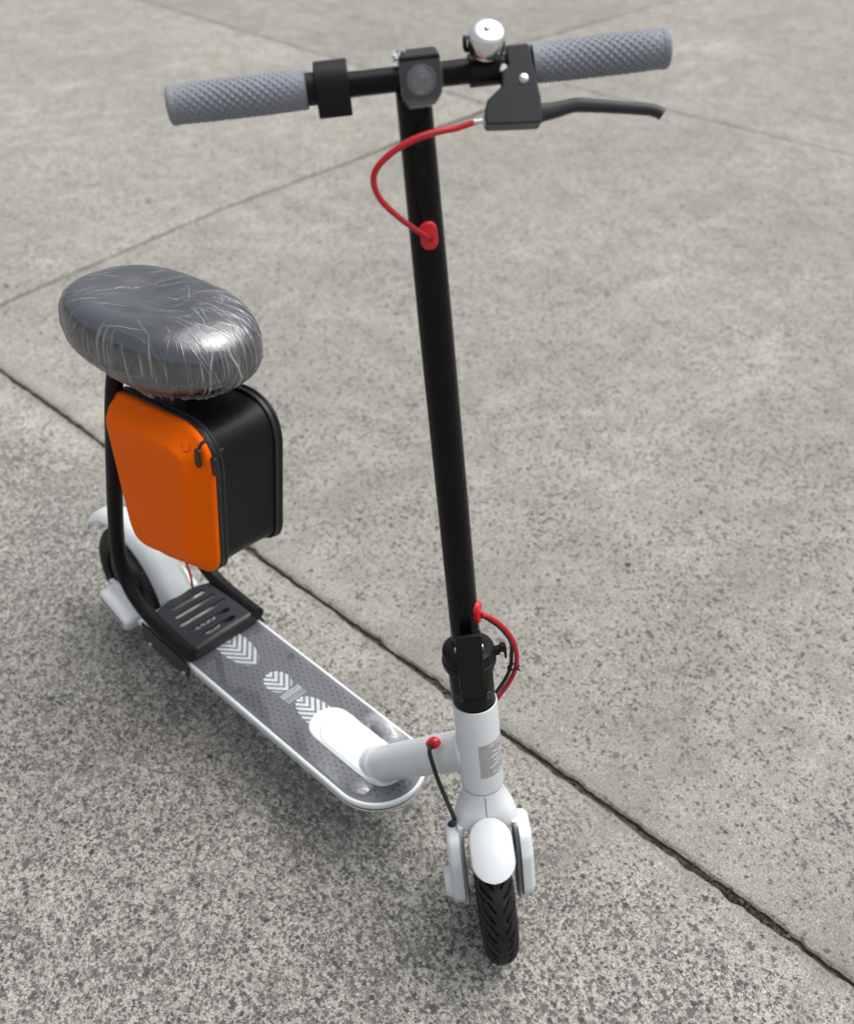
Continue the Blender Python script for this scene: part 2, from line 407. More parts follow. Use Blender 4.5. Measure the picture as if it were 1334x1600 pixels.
slab([(-2.165, .2700), (1.2, .2715), (FAR, .2715), (FAR, 3.42), (-1.0, 3.352), (-2.43, 3.255), (-2.317, 1.3)], {0: 2, 4: 1, 5: 1, 6: 1}, .36, 2, .002, .84)
slab([(-FAR, .195), (-4.2, .2645), (-2.182, .2690), (-2.334, 1.3), (-2.440, 2.795), (-FAR, 2.80)], {1: 1, 2: 1, 3: 1, 4: 1}, .4, 3, .003, .91)
slab([(-2.99, 2.815), (-2.440, 2.812), (-2.43, 3.272), (-1.0, 3.37), (FAR, 3.44), (FAR, FAR), (-3.2, FAR), (-3.05, 7.0)], {0: 1, 1: 1, 2: 1, 3: 0, 7: 1}, .4, 4, .003, .86)
slab([(-FAR, 2.817), (-3.01, 2.812), (-3.07, 7.0), (-3.22, FAR), (-FAR, FAR)], {0: 1, 1: 1}, .4, 5, .003, .80)

fill = paint('joint_filler', (.15, .145, .125), .95, var=.4, bscale=200, bstr=.6, bdist=.003)
for (a, b_) in (((-2.1755, .285), (-2.3255, 1.3)), ((-2.3255, 1.3), (-2.437, 3.25)), ((-9, 2.809), (-2.44, 2.804)), ((-2.43, 3.262), (-1.0, 3.361)), ((-1.0, 3.361), (9, 3.45)), ((-3.0, 2.83), (-3.06, 7.0))):
    a, b_ = np.array(a), np.array(b_); t = (b_ - a) / np.linalg.norm(b_ - a); nn_ = np.array([-t[1], t[0]]) * .012; k = 40; g = G()
    A = np.array([[(*(a + (b_ - a) * i / k + nn_ * q), -.0032 + .0016 * math.sin(i * 2.3) * math.cos(i * .7)) for q in (-1, 1)] for i in range(k + 1)]); gridsurf(g, A); obj('joint_filler', g, fill, ground)
# larger stones showing in the worn surface, each flush with the concrete
def stone_mesh(seed):
    r = np.random.default_rng(seed); n = 9; t = np.sort(r.uniform(0, 2 * PI, n)); rad = r.uniform(.6, 1.0, n); g = G()
    ring = np.stack([np.cos(t) * rad, np.sin(t) * rad * r.uniform(.55, .95)], -1)
    v = [(x, y, -.3) for x, y in ring] + [(x * .96, y * .96, .02) for x, y in ring] + [(x * .7, y * .7, .05) for x, y in ring] + [(0, 0, .055)]
    f = [(k * n + i, k * n + (i + 1) % n, (k + 1) * n + (i + 1) % n, (k + 1) * n + i) for k in range(2) for i in range(n)] + [(2 * n + i, 2 * n + (i + 1) % n, 3 * n) for i in range(n)]
    g.add(v, f); return g
protos = [obj('stone', stone_mesh(k), M['stone'], ground, angle=30) for k in range(6)]
spots = [(-.542, -.415, .0125), (-.322, -.314, .008), (.2407, .0706, .006), (-.311, .762, .011), (-.301, 1.015, .008), (-.304, 1.577, .008), (.0985, .0191, .005)]
r_ = np.random.default_rng(5)
for _ in range(46):
    x, y = r_.uniform(-.75, .35), r_.uniform(-.60, .22); spots.append((x, y, r_.uniform(.0035, .0075)))
for k, (x, y, s) in enumerate(spots):
    if k < 6: o = protos[k]
    else: o = protos[k % 6].copy(); COL.objects.link(o)
    if k in (3, 4, 5): o.data = o.data.copy(); o.data.materials[0] = M['cord_dark']
    o.location = (x, y, 0.0002); o.scale = (s, s, .008); o.rotation_euler = (0, 0, r_.uniform(0, 6.28))
# crumbs of soil and moss in the long joint
gc = G()
for _ in range(520):
    x = r_.uniform(-2.2, .9) if r_.random() < .6 else r_.normal(.20, .05); y = .2675 + r_.normal(0, .003); s = r_.uniform(.001, .0042)
    z = -.0098 + abs(r_.normal(0, .0030))
    q = r_.normal(0, .35, (6, 3)) * s; base_ = np.array([(1, 0, 0), (-1, 0, 0), (0, 1, 0), (0, -1, 0), (0, 0, 1), (0, 0, -1)]) * s
    gc.add(base_ + q + np.array([x, y, z]), [(0, 2, 4), (2, 1, 4), (1, 3, 4), (3, 0, 4), (2, 0, 5), (1, 2, 5), (3, 1, 5), (0, 3, 5)])
o = obj('joint_crumbs', gc, paint('mossy_crumbs', (.055, .056, .030), .95, var=.5), ground, flat=True, kind='stuff')

gg = G()
for _ in range(420):                                                    # loose grit
    x, y = r_.uniform(-1.3, .45), r_.uniform(-.6, 1.0); s = r_.uniform(.0005, .0014) * (1.6 if r_.random() < .08 else 1)
    q = r_.normal(0, .3, (6, 3)) * s; base_ = np.array([(1, 0, 0), (-1, 0, 0), (0, 1, 0), (0, -1, 0), (0, 0, .7), (0, 0, -.7)]) * s
    gg.add(base_ + q + np.array([x, y, s * .5]), [(0, 2, 4), (2, 1, 4), (1, 3, 4), (3, 0, 4), (2, 0, 5), (1, 2, 5), (3, 1, 5), (0, 3, 5)])
obj('loose_grit', gg, paint('grit', (.30, .285, .25), .9, var=.6), ground, flat=True, kind='stuff')

# ------------------------------------------------------------------ the scooter
scooter = bpy.data.objects.new('electric_scooter', None); COL.objects.link(scooter); scooter.empty_display_size = .2
tagged(scooter, 'white electric scooter with black stem, grey grips and a padded saddle standing on concrete', 'scooter')
hb = np.array([-.03955, 0, .27155]); F_ = np.array([.74141, -.66079, .1169]); L_ = np.array([.65273, .75057, .10292]); A_ = np.array([-.15575, 0, .9878])
MS = Matrix(((F_[0], L_[0], A_[0], hb[0]), (F_[1], L_[1], A_[1], hb[1]), (F_[2], L_[2], A_[2], hb[2]), (0, 0, 0, 1)))   # steering frame: x forward, y left, z up the column
def sp(name, g, mat, parent=None, **kw):
    """a part in the steering frame (or a sub-part of one)"""
    return obj(name, g, mat, parent or scooter, None if parent else MS, **kw)

# --- deck
Zd = .1275; HW = .0729; XT = -.1618; XR = -.735
def deck_outline(inset, n=260):
    w = HW - inset; pts = []
    rf = w - .001
    for k in range(41):
        t = -PI / 2 + PI * k / 40; pts.append((XT - inset - rf + rf * math.cos(t), w * math.sin(t) if True else 0))
    pts += [(XR + inset, w), (XR + inset, -w)]
    return resample(np.array(pts), n)
g = G(); rings = []
for z, i in ((Zd - .0005, .006), (Zd + .0003, .0038), (Zd + .0001, .0022), (Zd - .0015, .0006), (Zd - .005, 0), (Zd - .009, .0006), (Zd - .0110, .0020), (Zd - .0115, .006)):
    P2 = deck_outline(i); rings.append(np.column_stack([P2, np.full(len(P2), z)]))
loft(g, rings)
deck = obj('deck', g, M['white'], scooter, angle=50)
g = G(); rings = []
for z, i in ((Zd - .0110, .0045), (Zd - .0150, .0045), (Zd - .0155, .0035), (Zd - .019, .0035), (Zd - .022, .008), (Zd - .042, .026), (Zd - .047, .034)):
    P2 = deck_outline(i); rings.append(np.column_stack([P2, np.full(len(P2), z)]))
loft(g, rings); obj('deck_belly', g, M['steel_black'], deck, angle=40)
g = G(); rings = []
for z, i in ((Zd - .0142, .0026), (Zd - .0168, .0022), (Zd - .0178, .0034)):
    P2 = deck_outline(i); rings.append(np.column_stack([P2, np.full(len(P2), z)]))
loft(g, rings, False, False); obj('deck_lower_rail', g, M['white'], deck)
g = G(); rings = []
for z, i in ((Zd - .0004, .0052), (Zd + .0008, .0058), (Zd + .0010, .0068)):
    P2 = deck_outline(i); P2[:, 0] = np.maximum(P2[:, 0], -.652); rings.append(np.column_stack([P2, np.full(len(P2), z)]))
loft(g, rings); mat_ = obj('foot_mat', g, M['mat'], scooter, angle=25)
ZM = Zd + .0010
g = G(); row = 0; x = XT - .014
def in_deck(x, y, mrg):
    w = HW - mrg
    if abs(y) > w: return False
    cx = XT - mrg - w
    return x < cx or (x - cx) ** 2 + y ** 2 < w * w
foot = [(-.572, .003, .058, .0245), (-.645, .003, .028, .0205), (-.4600, .0025, .0245, .0205), (-.366, .003, .045, .0225)]
while x > -.60:
    for k in range(-9, 10):
        y = (k + .5 * (row % 2)) * .0098
        if not in_deck(x, y, .013): continue
        if any(((x - a) / c) ** 2 + ((y - b_) / d) ** 2 < 1.05 for a, b_, c, d in foot) or (-.385 < x < -.19 and abs(y - .003) < .034) or (-.442 < x < -.41 and abs(y) < .022): continue
        L0, W0 = .0023, .0010
        v = [(x - L0, y - W0, ZM - .0002), (x + L0, y - W0, ZM - .0002), (x + L0, y + W0, ZM - .0002), (x - L0, y + W0, ZM - .0002)]
        v += [(x - L0 * .7, y - W0 * .6, ZM + .0009), (x + L0 * .7, y - W0 * .6, ZM + .0009), (x + L0 * .7, y + W0 * .6, ZM + .0009), (x - L0 * .7, y + W0 * .6, ZM + .0009)]
        c, s = math.cos(.5 if row % 2 else -.5), math.sin(.5 if row % 2 else -.5)
        v = [(x + (a - x) * c - (b_ - y) * s, y + (a - x) * s + (b_ - y) * c, zz) for a, b_, zz in v]
        g.add(v, [(4, 5, 6, 7), (0, 1, 5, 4), (1, 2, 6, 5), (2, 3, 7, 6), (3, 0, 4, 7)])
    x -= .0088; row += 1
obj('mat_studs', g, M['stud'], mat_, flat=True, kind='stuff')
# printed shoe soles: chevrons clipped to ovals
def clip_oval(poly, cx, cy, a, b_, n=40):
    out = [np.array(q, float) for q in poly]
    for k in range(n):
        t = 2 * PI * (k + .5) / n; nx, ny = math.cos(t) / a, math.sin(t) / b_; h = 1 / math.cos(PI / n) * 0 + 1.0
        d = [((q[0] - cx) * nx + (q[1] - cy) * ny) - h for q in out]; new = []
        for i in range(len(out)):
            j = (i + 1) % len(out)
            if d[i] <= 0: new.append(out[i])
            if (d[i] < 0) != (d[j] < 0): new.append(out[i] + (out[j] - out[i]) * (d[i] / (d[i] - d[j])))
        out = new
        if len(out) < 3: return None
    return out
def sole(cx, cy, a, b_, slope, pitch, width, xmax=9):
    g = G(); x = cx - a - .05
    while x < cx + a + .05:
        for s in (-1, 1):
            q = [(x, cy), (x + width, cy), (x + width - slope * .05, cy + s * .05), (x - slope * .05, cy + s * .05)]
            if s < 0: q = q[::-1]
            c = clip_oval(q, cx, cy, a, b_)
            if c:
                c = [p for p in c if True]
                g.add([(p[0], p[1], ZM + .0004) for p in c], [tuple(range(len(c)))])
        x += pitch
    return obj('printed_sole', g, M['decal'], mat_, flat=True)
for q in foot: sole(*q, 1.2, .0132, .0080)
g = G()
r_ = np.random.default_rng(11)
for k in range(5):
    x = -.4335 + k * .0046; y = -.0155
    solid = k in (2, 4)
    while y < .0205:
        ln = r_.uniform(.002, .006); y2 = min(y + ln, .0215)
        w = .0028 if k in (0, 1) else .0015
        g.add([(x, y, ZM + .0004), (x + w, y, ZM + .0004), (x + w, y2, ZM + .0004), (x, y2, ZM + .0004)], [(0, 1, 2, 3)]); y = y2 + (.0008 if not solid else .0003)
obj('small_print', g, M['decal'], mat_, flat=True)
for x, y in ((-.489, -.0505), (-.488, .0535)):
    g = G(); lathe(g, [(.0062, 0), (.0060, .0007), (.0035, .0008), (.0032, .0002), (0, .0002)], (x, y, ZM), (0, 0, 1), 20); obj('mat_plug', g, M['stud'], mat_)
# clear film left on the mat, corners lifting
xs = np.linspace(-.585, -.205, 90); ys = np.linspace(-.064, .064, 40); X, Y = np.meshgrid(xs, ys, indexing='ij')
lim = np.sqrt(np.clip((.0655) ** 2 - np.clip(X + .245, 0, 1) ** 2, .0001, 1)); Y2 = Y / .064 * np.minimum(.064, lim)
Zf = ZM + .0015 + .0004 * np.sin(X * 60 + Y * 90)
lift = .011 * np.exp(-(((X + .272) / .020) ** 2 + ((Y - .058) / .016) ** 2)) + .005 * np.exp(-(((X + .30) / .012) ** 2 + ((Y - .05) / .02) ** 2)) + .006 * np.exp(-(((X + .215) / .014) ** 2 + ((Y + .05) / .02) ** 2))
g = G(); gridsurf(g, np.stack([X, Y2, Zf + lift], -1)); fl = obj('protective_film', g, M['film'], mat_)
at = fl.data.attributes.new('crease', 'FLOAT', 'POINT'); co = np.zeros(len(fl.data.vertices) * 3); fl.data.vertices.foreach_get('co', co); co = co.reshape(-1, 3)
at.data.foreach_set('value', np.clip((co[:, 2] - ZM - .0025) * 60, 0, .6).astype(np.float32) + .02)

# --- neck: boss on the deck, slanted tube, head tube
g = G(); P2 = resample(rounded([(-.368, -.032), (-.190, -.032), (-.190, .037), (-.368, .037)], .036, 14)[::1], 120)
rings = [np.column_stack([offset(P2, i), np.full(120, ZM + z)]) for z, i in ((-.001, 0), (.0015, 0), (.0027, .0012), (.0031, .0035))]
loft(g, rings); boss = obj('deck_boss', g, M['white'], scooter, angle=40)
g = G(); P2 = resample(rounded([(-.345, -.030), (-.195, -.030), (-.195, .035), (-.345, .035)], .034, 14), 120)
rings = [np.column_stack([offset(P2, i), np.full(120, ZM + .0031 + z)]) for z, i in ((-.001, .001), (.0008, .0012), (.0017, .003), (.0020, .006))]
loft(g, rings); obj('boss_pad', g, M['white'], boss, angle=40)
na = np.array([-.232, .001, Zd]); nb_ = np.array([-.055, 0, .318]); nd_ = (nb_ - na) / np.linalg.norm(nb_ - na)
g = G(); Ln = np.linalg.norm(nb_ - na)
lathe(g, [(.0285, -.005), (.0282, .010), (.0275, .0125), (.0262, .0145), (.0258, .02), (.0258, .06), (.0258, Ln - .03), (.0265, Ln - .012), (.0265, Ln)], na, nd_, 56)
neck = obj('neck_tube', g, M['white'], scooter, angle=50)
# weld where neck meets head tube
pts = []
na_a, na_b, _ = basis(nd_)
for k in range(97):
    t = 2 * PI * k / 96; o_ = na + (na_a * math.cos(t) + na_b * math.sin(t)) * .0264; s = .05
    while s < .35:
        q = o_ + nd_ * s - hb; rad = q - A_ * (q @ A_)
        if np.linalg.norm(rad) < .0282: break
        s += .0006
    pts.append(o_ + nd_ * s)
g = G(); tube(g, pts, [.0030 + .0012 * (k % 2) for k in range(97)], 10, 1, closed=True); obj('weld_bead', g, M['white'], neck, angle=70)
g = G(); lathe(g, [(.0262, -.004), (.0272, -.002), (.0275, .0), (.0275, .128), (.0270, .1315), (.0255, .132), (.0245, .130), (.0245, .10)], (0, 0, 0), (0, 0, 1), 64)
head = sp('head_tube', g, M['white'], angle=45)
def on_head(ang, s, r): return (r * math.cos(ang), r * math.sin(ang), s)
g = G(); A = np.array([[on_head(a, s, .0277) for s in np.linspace(.026, .080, 8)] for a in np.linspace(-.10, 1.32, 26)]); gridsurf(g, A)
stk = sp('sticker', g, M['sticker'], head)
r_ = np.random.default_rng(3)
for k in range(6):
    s0 = .0755 - k * .0085; a = np.linspace(.34 + r_.uniform(0, .25), 1.25, 22); up = np.interp(np.arange(22), np.arange(0, 22, 3), r_.uniform(.0003, .0019, 8)); lo = np.interp(np.arange(22), np.arange(0, 22, 3), r_.uniform(.0003, .0019, 8)); dr = np.cumsum(r_.normal(0, .0005, 22)) - .0012 * np.arange(22) / 22
    g = G(); gridsurf(g, np.array([[on_head(t, s0 + d - l0, .0280), on_head(t, s0 + d + u0, .0280)] for t, d, u0, l0 in zip(a, dr, up, lo)])); sp('worn_print_line', g, M['decal'], stk)

# --- fork, front fender, front wheel
WS = -.1655; WF = .020; WR = .1075
g = G()
ss = [-.0055, -.008, -.014, -.021, -.028, -.035, -.042, -.050, -.058, -.064, -.067]
wa = [.0250, .0257, .0262, .0275, .0298, .0330, .0362, .0390, .0408, .0410, .0392]
db = [.0255, .0264, .0268, .0268, .0266, .0264, .0262, .0258, .0250, .0238, .0215]; cf = [0, 0, 0, .0002, .0008, .002, .0032, .0045, .0058, .0066, .007]
ex = [1, 1, .98, .92, .86, .82, .78, .76, .74, .74, .74]
rings = []
for s_, w_, d_, c_f, e_ in zip(ss, wa, db, cf, ex):
    t = np.linspace(0, 2 * PI, 72, endpoint=False); cs = lambda q: np.sign(q) * np.abs(q) ** e_
    rings.append(np.stack([c_f + d_ * cs(np.cos(t)), w_ * cs(np.sin(t)), np.full(72, s_)], -1))
# the crown is open underneath for the tyre: the lower rings dip inwards
rings += [np.stack([rings[-1][:, 0] * .9, np.sign(rings[-1][:, 1]) * np.minimum(np.abs(rings[-1][:, 1]), .0325), np.full(72, -.0655)], -1), np.stack([rings[-1][:, 0] * .8, rings[-1][:, 1] * .6, np.full(72, -.0520)], -1)]
loft(g, rings)
for sg_ in (-1, 1):
    lg = []
    for s_ in np.linspace(-.058, -.2035, 26):
        u_ = (-.058 - s_) / .1455; yc = sg_ * (.0345 + .0030 * min(1, u_ * 6) - .0008 * u_); hd = (.0225 - .004 * u_) * (1 if u_ < .93 else math.sqrt(max(.02, 1 - ((u_ - .93) / .072) ** 2))); cx_ = .0045 + .0115 * min(1, u_ * 1.3)
        t = np.linspace(0, 2 * PI, 40, endpoint=False); lg.append(np.stack([cx_ + hd * se(np.cos(t), .8), yc + .0048 * se(np.sin(t), .45), np.full(40, s_)], -1))
    loft(g, lg)
fork = sp('fork', g, M['white'], angle=60)
g = G(); lathe(g, [(.0258, -.0075), (.0266, -.006), (.0266, -.0045)], (0, 0, 0), (0, 0, 1), 48); sp('headset_ring', g, M['white_plastic'], fork)
g = G(); tube(g, [(c_f + d_ + .0001, 0, s_) for s_, d_, c_f in list(zip(ss, db, cf))[1:8]], .00045, 6, 4); sp('crown_seam', g, M['cord_dark'], fork)
for s in (-1, 1):
    P2 = resample(rounded([(-.014, -.198), (.030, -.198), (.052, -.165), (.052, -.100), (.040, -.066), (-.002, -.062), (-.016, -.085)], .016, 8), 90)
    rings = [np.column_stack([offset(P2, i)[:, 0], np.full(90, s * y), offset(P2, i)[:, 1]]) for y, i in ((.0380, .001), (.0390, 0), (.0485, .001), (.0528, .004), (.0548, .009))]
    g = G(); loft(g, rings); cov = sp('fork_cover', g, M['white'], fork, angle=50)
    g = G(); lathe(g, [(.0215, .0), (.0205, .004), (.017, .0085), (.0155, .0095), (0, .0095)] if s < 0 else [(.015, 0), (.0145, .0015), (0, .002)], (WF - .002, s * .0538, WS), (0, s, 0), 28)
    sp('axle_cap', g, M['white'], cov, angle=50)
# fender tongue over the tyre
na_, nw = 60, 22; t0, t1 = math.radians(85.5), math.radians(47); R0 = .1195
def tongue(R, hw):
    A = np.zeros((na_, nw, 3)); arc = R0 * (t0 - t1)
    for i in range(na_):
        u = i / (na_ - 1); t = t0 + (t1 - t0) * u; d0, d1 = u * arc, (1 - u) * arc; w = hw
        for d in (d0, d1):
            if d < hw: w = min(w, math.sqrt(max(hw ** 2 - (hw - d) ** 2, 1e-8)))
        for j in range(nw):
            y = (j / (nw - 1) * 2 - 1) * w; r = R - .006 * (y / hw) ** 2 - .0015 * (y / hw) ** 4
            A[i, j] = (WF + r * math.cos(t), y, WS + r * math.sin(t))
    return A
g = G(); gridsurf(g, tongue(R0 + .003, .0262)); fend = sp('front_fender', g, M['white_plastic'], solid=.0028, angle=60)
# wheels
def tyre(grooves, nu, nv, R, hw, hh):
    u = np.linspace(0, 2 * PI, nu, endpoint=False); v = np.linspace(-2.2, 2.2, nv)      # v: angle around the section, 0 = crown
    U, V = np.meshgrid(u, v, indexing='ij'); lat = V * .0205
    d = np.zeros_like(U)
    if grooves:
        arc = U * R
        npat = 22; pit = 2 * PI * R / npat
        for side in (-1, 1):
            w_ = side * lat                                              # distance from centre on this side
            for (o_, c0, c1, sl, wd, dp) in ((0., .0050, .0235, 1.25, .0028, .0055), (.50, .0028, .0130, 1.55, .0024, .0045), (.68, .0150, .0330, 1.0, .0026, .0048)):
                ph = (arc - o_ * pit - (w_ * sl)) / pit + (.5 if side > 0 else 0) * .0
                dist = np.abs(ph - np.round(ph)) * pit
                m_ = np.clip((wd - dist) / .0006, 0, 1) * np.clip((w_ - c0) / .0008, 0, 1) * np.clip((c1 - w_) / .0008, 0, 1)
                d = np.maximum(d, m_ * dp)
    rs = 1 - d / hh * .9
    lx = np.sign(np.sin(V)) * np.abs(np.sin(V)) ** .9 * hw * (1 - d / hw * .5); rr = (R - hh) + np.cos(V) * hh * rs
    return np.stack([rr * np.cos(U), lx, rr * np.sin(U)], -1)
def wheel(name, parent, mtx, grooves, label):
    nu, nv = (960, 84) if grooves else (160, 28)
    root = G(); lathe(root, [(.004, -.020), (.030, -.020), (.034, -.014), (.034, .014), (.030, .020), (.004, .020)], (0, 0, 0), (0, 1, 0), 40)
    hub = obj(name, root, M['rim'], parent, mtx)
    g = G(); gridsurf(g, tyre(grooves, nu, nv, WR, .0228, .0245), True, False); obj('tyre', g, M['tyre'], hub, angle=60)
    g = G(); lathe(g, [(.0655, -.0165), (.071, -.0155), (.072, -.013), (.064, -.011), (.062, 0), (.064, .011), (.072, .013), (.071, .0155), (.0655, .0165), (.060, .012), (.058, 0), (.060, -.012), (.0655, -.0165)], (0, 0, 0), (0, 1, 0), 64); obj('rim', g, M['rim'], hub)
    for k in range(5):
        t = 2 * PI * k / 5 + .3; c, s = math.cos(t), math.sin(t); g = G()
        prism(g, [(.030, -.011), (.063, -.007), (.063, .007), (.030, .011)], -.009, .009, lambda a, b_, h: (a * c - b_ * s, h, a * s + b_ * c)); obj('spoke', g, M['rim'], hub, bevel=.002)
    return hub
MW = MS @ Matrix.Translation((WF, 0, WS)); zc = (MW.translation.z); low = WR * math.sqrt(1 - L_[2] ** 2) + .0012
MW = Matrix.Translation((0, 0, low - zc)) @ MW
wheel('front_wheel', scooter, MW, True, '')
XA = -.8386
rw = wheel('rear_wheel', scooter, Matrix.Translation((XA, 0, WR)), False, '')
for k in range(30):                                                     # damping holes in the solid rear tyre
    t = 2 * PI * k / 30; g = G()
    lathe(g, [(.0036, 0), (.0036, .0006), (0, .0006)], (.0905 * math.cos(t), -.0214, .0905 * math.sin(t)), (0, -1, .0), 10)
    obj('tyre_hole', g, M['cord_dark'], rw, flat=True)
g = G(); lathe(g, [(.022, 0), (.056, 0), (.056, .002), (.022, .002), (.022, 0)], (0, .030, 0), (0, 1, 0), 40); obj('brake_disc', g, M['steel'], rw)

# --- rear fender, arms and axle covers
na_, nw = 70, 25; A = np.zeros((na_, nw, 3))
for i in range(na_):
    u = i / (na_ - 1); t = math.radians(152 + (-8 - 152) * u); R = .128 + .010 * (1 - u) + .012 * max(0, u - .7)
    hw = .027 + .006 * u
    if u < .10: hw *= .72 + .28 * math.sqrt(max(0, 1 - ((.10 - u) / .10) ** 2))
    for j in range(nw):
        y = (j / (nw - 1) * 2 - 1); r = R + .006 - .016 * abs(y) ** 3.2
        A[i, j] = (XA + r * math.cos(t), y * hw, WR + r * math.sin(t))
g = G(); gridsurf(g, A); rf = obj('rear_fender', g, M['white'], scooter, solid=.0025, angle=60)
for s in (-1, 1):
    g = G(); P2 = rounded([(-.70, .070), (-.70, .118), (-.79, .126), (-.862, .126), (-.868, .088), (-.80, .078)], .012, 6)
    prism(g, P2, s * .040, s * .047, lambda a, b_, h: (a, h, b_)); arm = obj('rear_arm', g, M['white'], scooter, bevel=.0015)
    P2 = resample(rounded([(-.856, .096), (-.774, .070), (-.767, .097), (-.849, .126)], .009, 8), 90)
    rings = [np.column_stack([offset(P2, i)[:, 0], np.full(90, s * y), offset(P2, i)[:, 1]]) for y, i in ((.044, .001), (.046, 0), (.070, .001), (.0745, .0032), (.076, .007))]
    g = G(); loft(g, rings); cv = obj('axle_cover', g, M['white'], scooter, angle=50)
    g = G(); prism(g, [(-.845, .1120), (-.845, .1075), (-.780, .0855), (-.780, .0895)], s * .0745, s * .0768, lambda a, b_, h: (a, h, b_)); obj('reflector', g, M['reflector'], cv, bevel=.0006)
g = G(); tube(g, [(-.724, .034, .128), (-.722, .033, .165), (-.727, .030, .205), (-.738, .026, .240)], .0022, 10); obj('rear_brake_cable', g, M['red_cable'], scooter)

# --- saddle bracket: clamp plate with slots, side clamps, two bent tubes
ZP = .1535
def slotted_plate():
    bm = bmesh.new()
    outer = [(-.5945, -.060), (-.5945, .060), (-.690, .060)]
    for k in range(13):
        y = .056 - .112 * k / 12; outer.append((-.690 - .022 * math.sqrt(max(0, 1 - (y / .062) ** 2)), y))
    outer += [(-.690, -.060)]
    loops = [outer]
    for x, y0, y1 in ((-.6895, -.028, .031), (-.669, -.034, .038), (-.648, -.040, .043), (-.6255, -.031, .034), (-.6045, -.027, .029)):
        lp = []
        for k in range(9): t = PI * k / 8; lp.append((x + .0046 * math.cos(t), y1 + .0046 * math.sin(t)))
        for k in range(9): t = PI + PI * k / 8; lp.append((x + .0046 * math.cos(t), y0 + .0046 * math.sin(t)))
        loops.append(lp)
    edges = []
    for lp in loops:
        vs = [bm.verts.new((x, y, ZP)) for x, y in lp]
        edges += [bm.edges.new((vs[i], vs[(i + 1) % len(vs)])) for i in range(len(vs))]
    bmesh.ops.triangle_fill(bm, edges=edges, use_beauty=True, use_dissolve=False)
    g = G(); bm.verts.index_update(); g.add([v.co[:] for v in bm.verts], [tuple(v.index for v in f.verts) for f in bm.faces]); bm.free(); return g
g = slotted_plate()
plate = obj('clamp_plate', g, M['bracket_metal'], scooter, solid=.0032, flat=True)
for f in plate.data.polygons: pass
if plate.data.polygons[0].normal.z < 0: plate.data.flip_normals()
g = G(); pr = [(-.5945, ZP - .0001), (-.5905, ZP - .0008), (-.5875, ZP - .0035), (-.5862, ZP - .008), (-.5858, ZP - .0225), (-.5885, ZP - .0225), (-.5888, ZP - .009), (-.5905, ZP - .0048), (-.5945, ZP - .0033)]
prism(g, pr, -.060, .060, lambda a, b_, h: (a, h, b_)); obj('front_lip', g, M['bracket_metal'], plate, angle=40)
for s in (-1, 1):
    pth = [(-.5862, s * .0665, .1465), (-.620, s * .0665, .1470), (-.660, s * .0665, .1490), (-.700, s * .066, .1560), (-.735, s * .066, .1740), (-.757, s * .066, .205), (-.763, s * .066, .250), (-.752, s * .066, .320), (-.722, s * .066, .440), (-.695, s * .062, .560), (-.685, s * .055, .615)]
    g = G(); tube(g, pth, .0122, 24, 8); obj('seat_tube', g, M['steel_black'], scooter, angle=50)
    g = G(); P2 = [(-.5862, .128), (-.5862, .106), (-.598, .098), (-.700, .098), (-.712, .108), (-.712, .140), (-.690, .142), (-.675, .137), (-.610, .136)]
    prism(g, P2, s * .0745, s * .0785, lambda a, b_, h: (a, h, b_)); sd = obj('side_clamp', g, M['bracket_metal'], scooter, bevel=.0012)
    for x in (-.600, -.692):
        g = G(); lathe(g, [(.0048, 0), (.0046, .0026), (.0036, .0034), (.0022, .0034), (.0020, .0015), (0, .0015)], (x, s * .0785, .1045), (0, s, 0), 20); obj('clamp_bolt', g, M['steel'], sd)
g = G(); box(g, -.70, -.60, -.046, .046, .0765, .0800); obj('under_clamp', g, M['bracket_metal'], scooter, bevel=.001)
g = G(); tube(g, [(-.685, -.055, .615), (-.682, -.030, .628), (-.682, 0, .631), (-.682, .030, .628), (-.685, .055, .615)], .0120, 20); obj('seat_cross_tube', g, M['steel_black'], scooter)

# --- saddle (and the wrap over it)
SX, SZ, SLh, SW, SHt, SHb, SP = -.6415, .6786, .1640, .0985, .0505, .0530, .024
def saddle_surface(T, PH, grow=0.0):
    rho = se(np.cos(PH), .42); up = PH > 0
    z = np.where(up, SHt * se(np.sin(PH), .66), SHb * se(np.sin(PH), .8))
    k = np.where(up, 1, 1 - .25 * np.sin(PH) ** 2)
    x = (SLh + grow) * se(np.cos(T), .86) * rho * k; y = (SW + grow + .006 * -np.cos(T)) * se(np.sin(T), .86) * rho * k
    # dished seat with a raised tail rim, two cheeks and a rolled nose
    t_ = np.clip(np.sin(PH), 0, 1)
    dz = -.024 * np.exp(-(((x + .045) / .075) ** 2 + ((y - .016) / .070) ** 2)) - .006 * np.exp(-(y / .016) ** 2) * np.exp(-((x - .03) / .06) ** 2) + .006 * np.exp(-(((x - .095) / .05) ** 2 + (y / .05) ** 2))
    z = z + dz * t_ + grow * np.sin(PH)
    c, s = math.cos(SP), math.sin(SP)
    return np.stack([SX + c * x - s * z, y, SZ + s * x + c * z], -1)
PV = lambda a, n: np.concatenate([np.linspace(a, 1.25, n), PI / 2 - (PI / 2 - 1.25) * (1 - np.linspace(0, 1, n // 3)[1:]) ** 2.2 - 1e-5])
T, PH = np.meshgrid(np.linspace(0, 2 * PI, 140, endpoint=False), PV(-PI / 2 + .02, 60), indexing='ij')
g = G(); gridsurf(g, saddle_surface(T, PH), True, False); sad = obj('saddle', g, M['vinyl'], scooter, angle=80)
T2, PH2 = np.meshgrid(np.linspace(0, 2 * PI, 100, endpoint=False), np.linspace(-PI / 2 + .02, -.42, 24), indexing='ij')
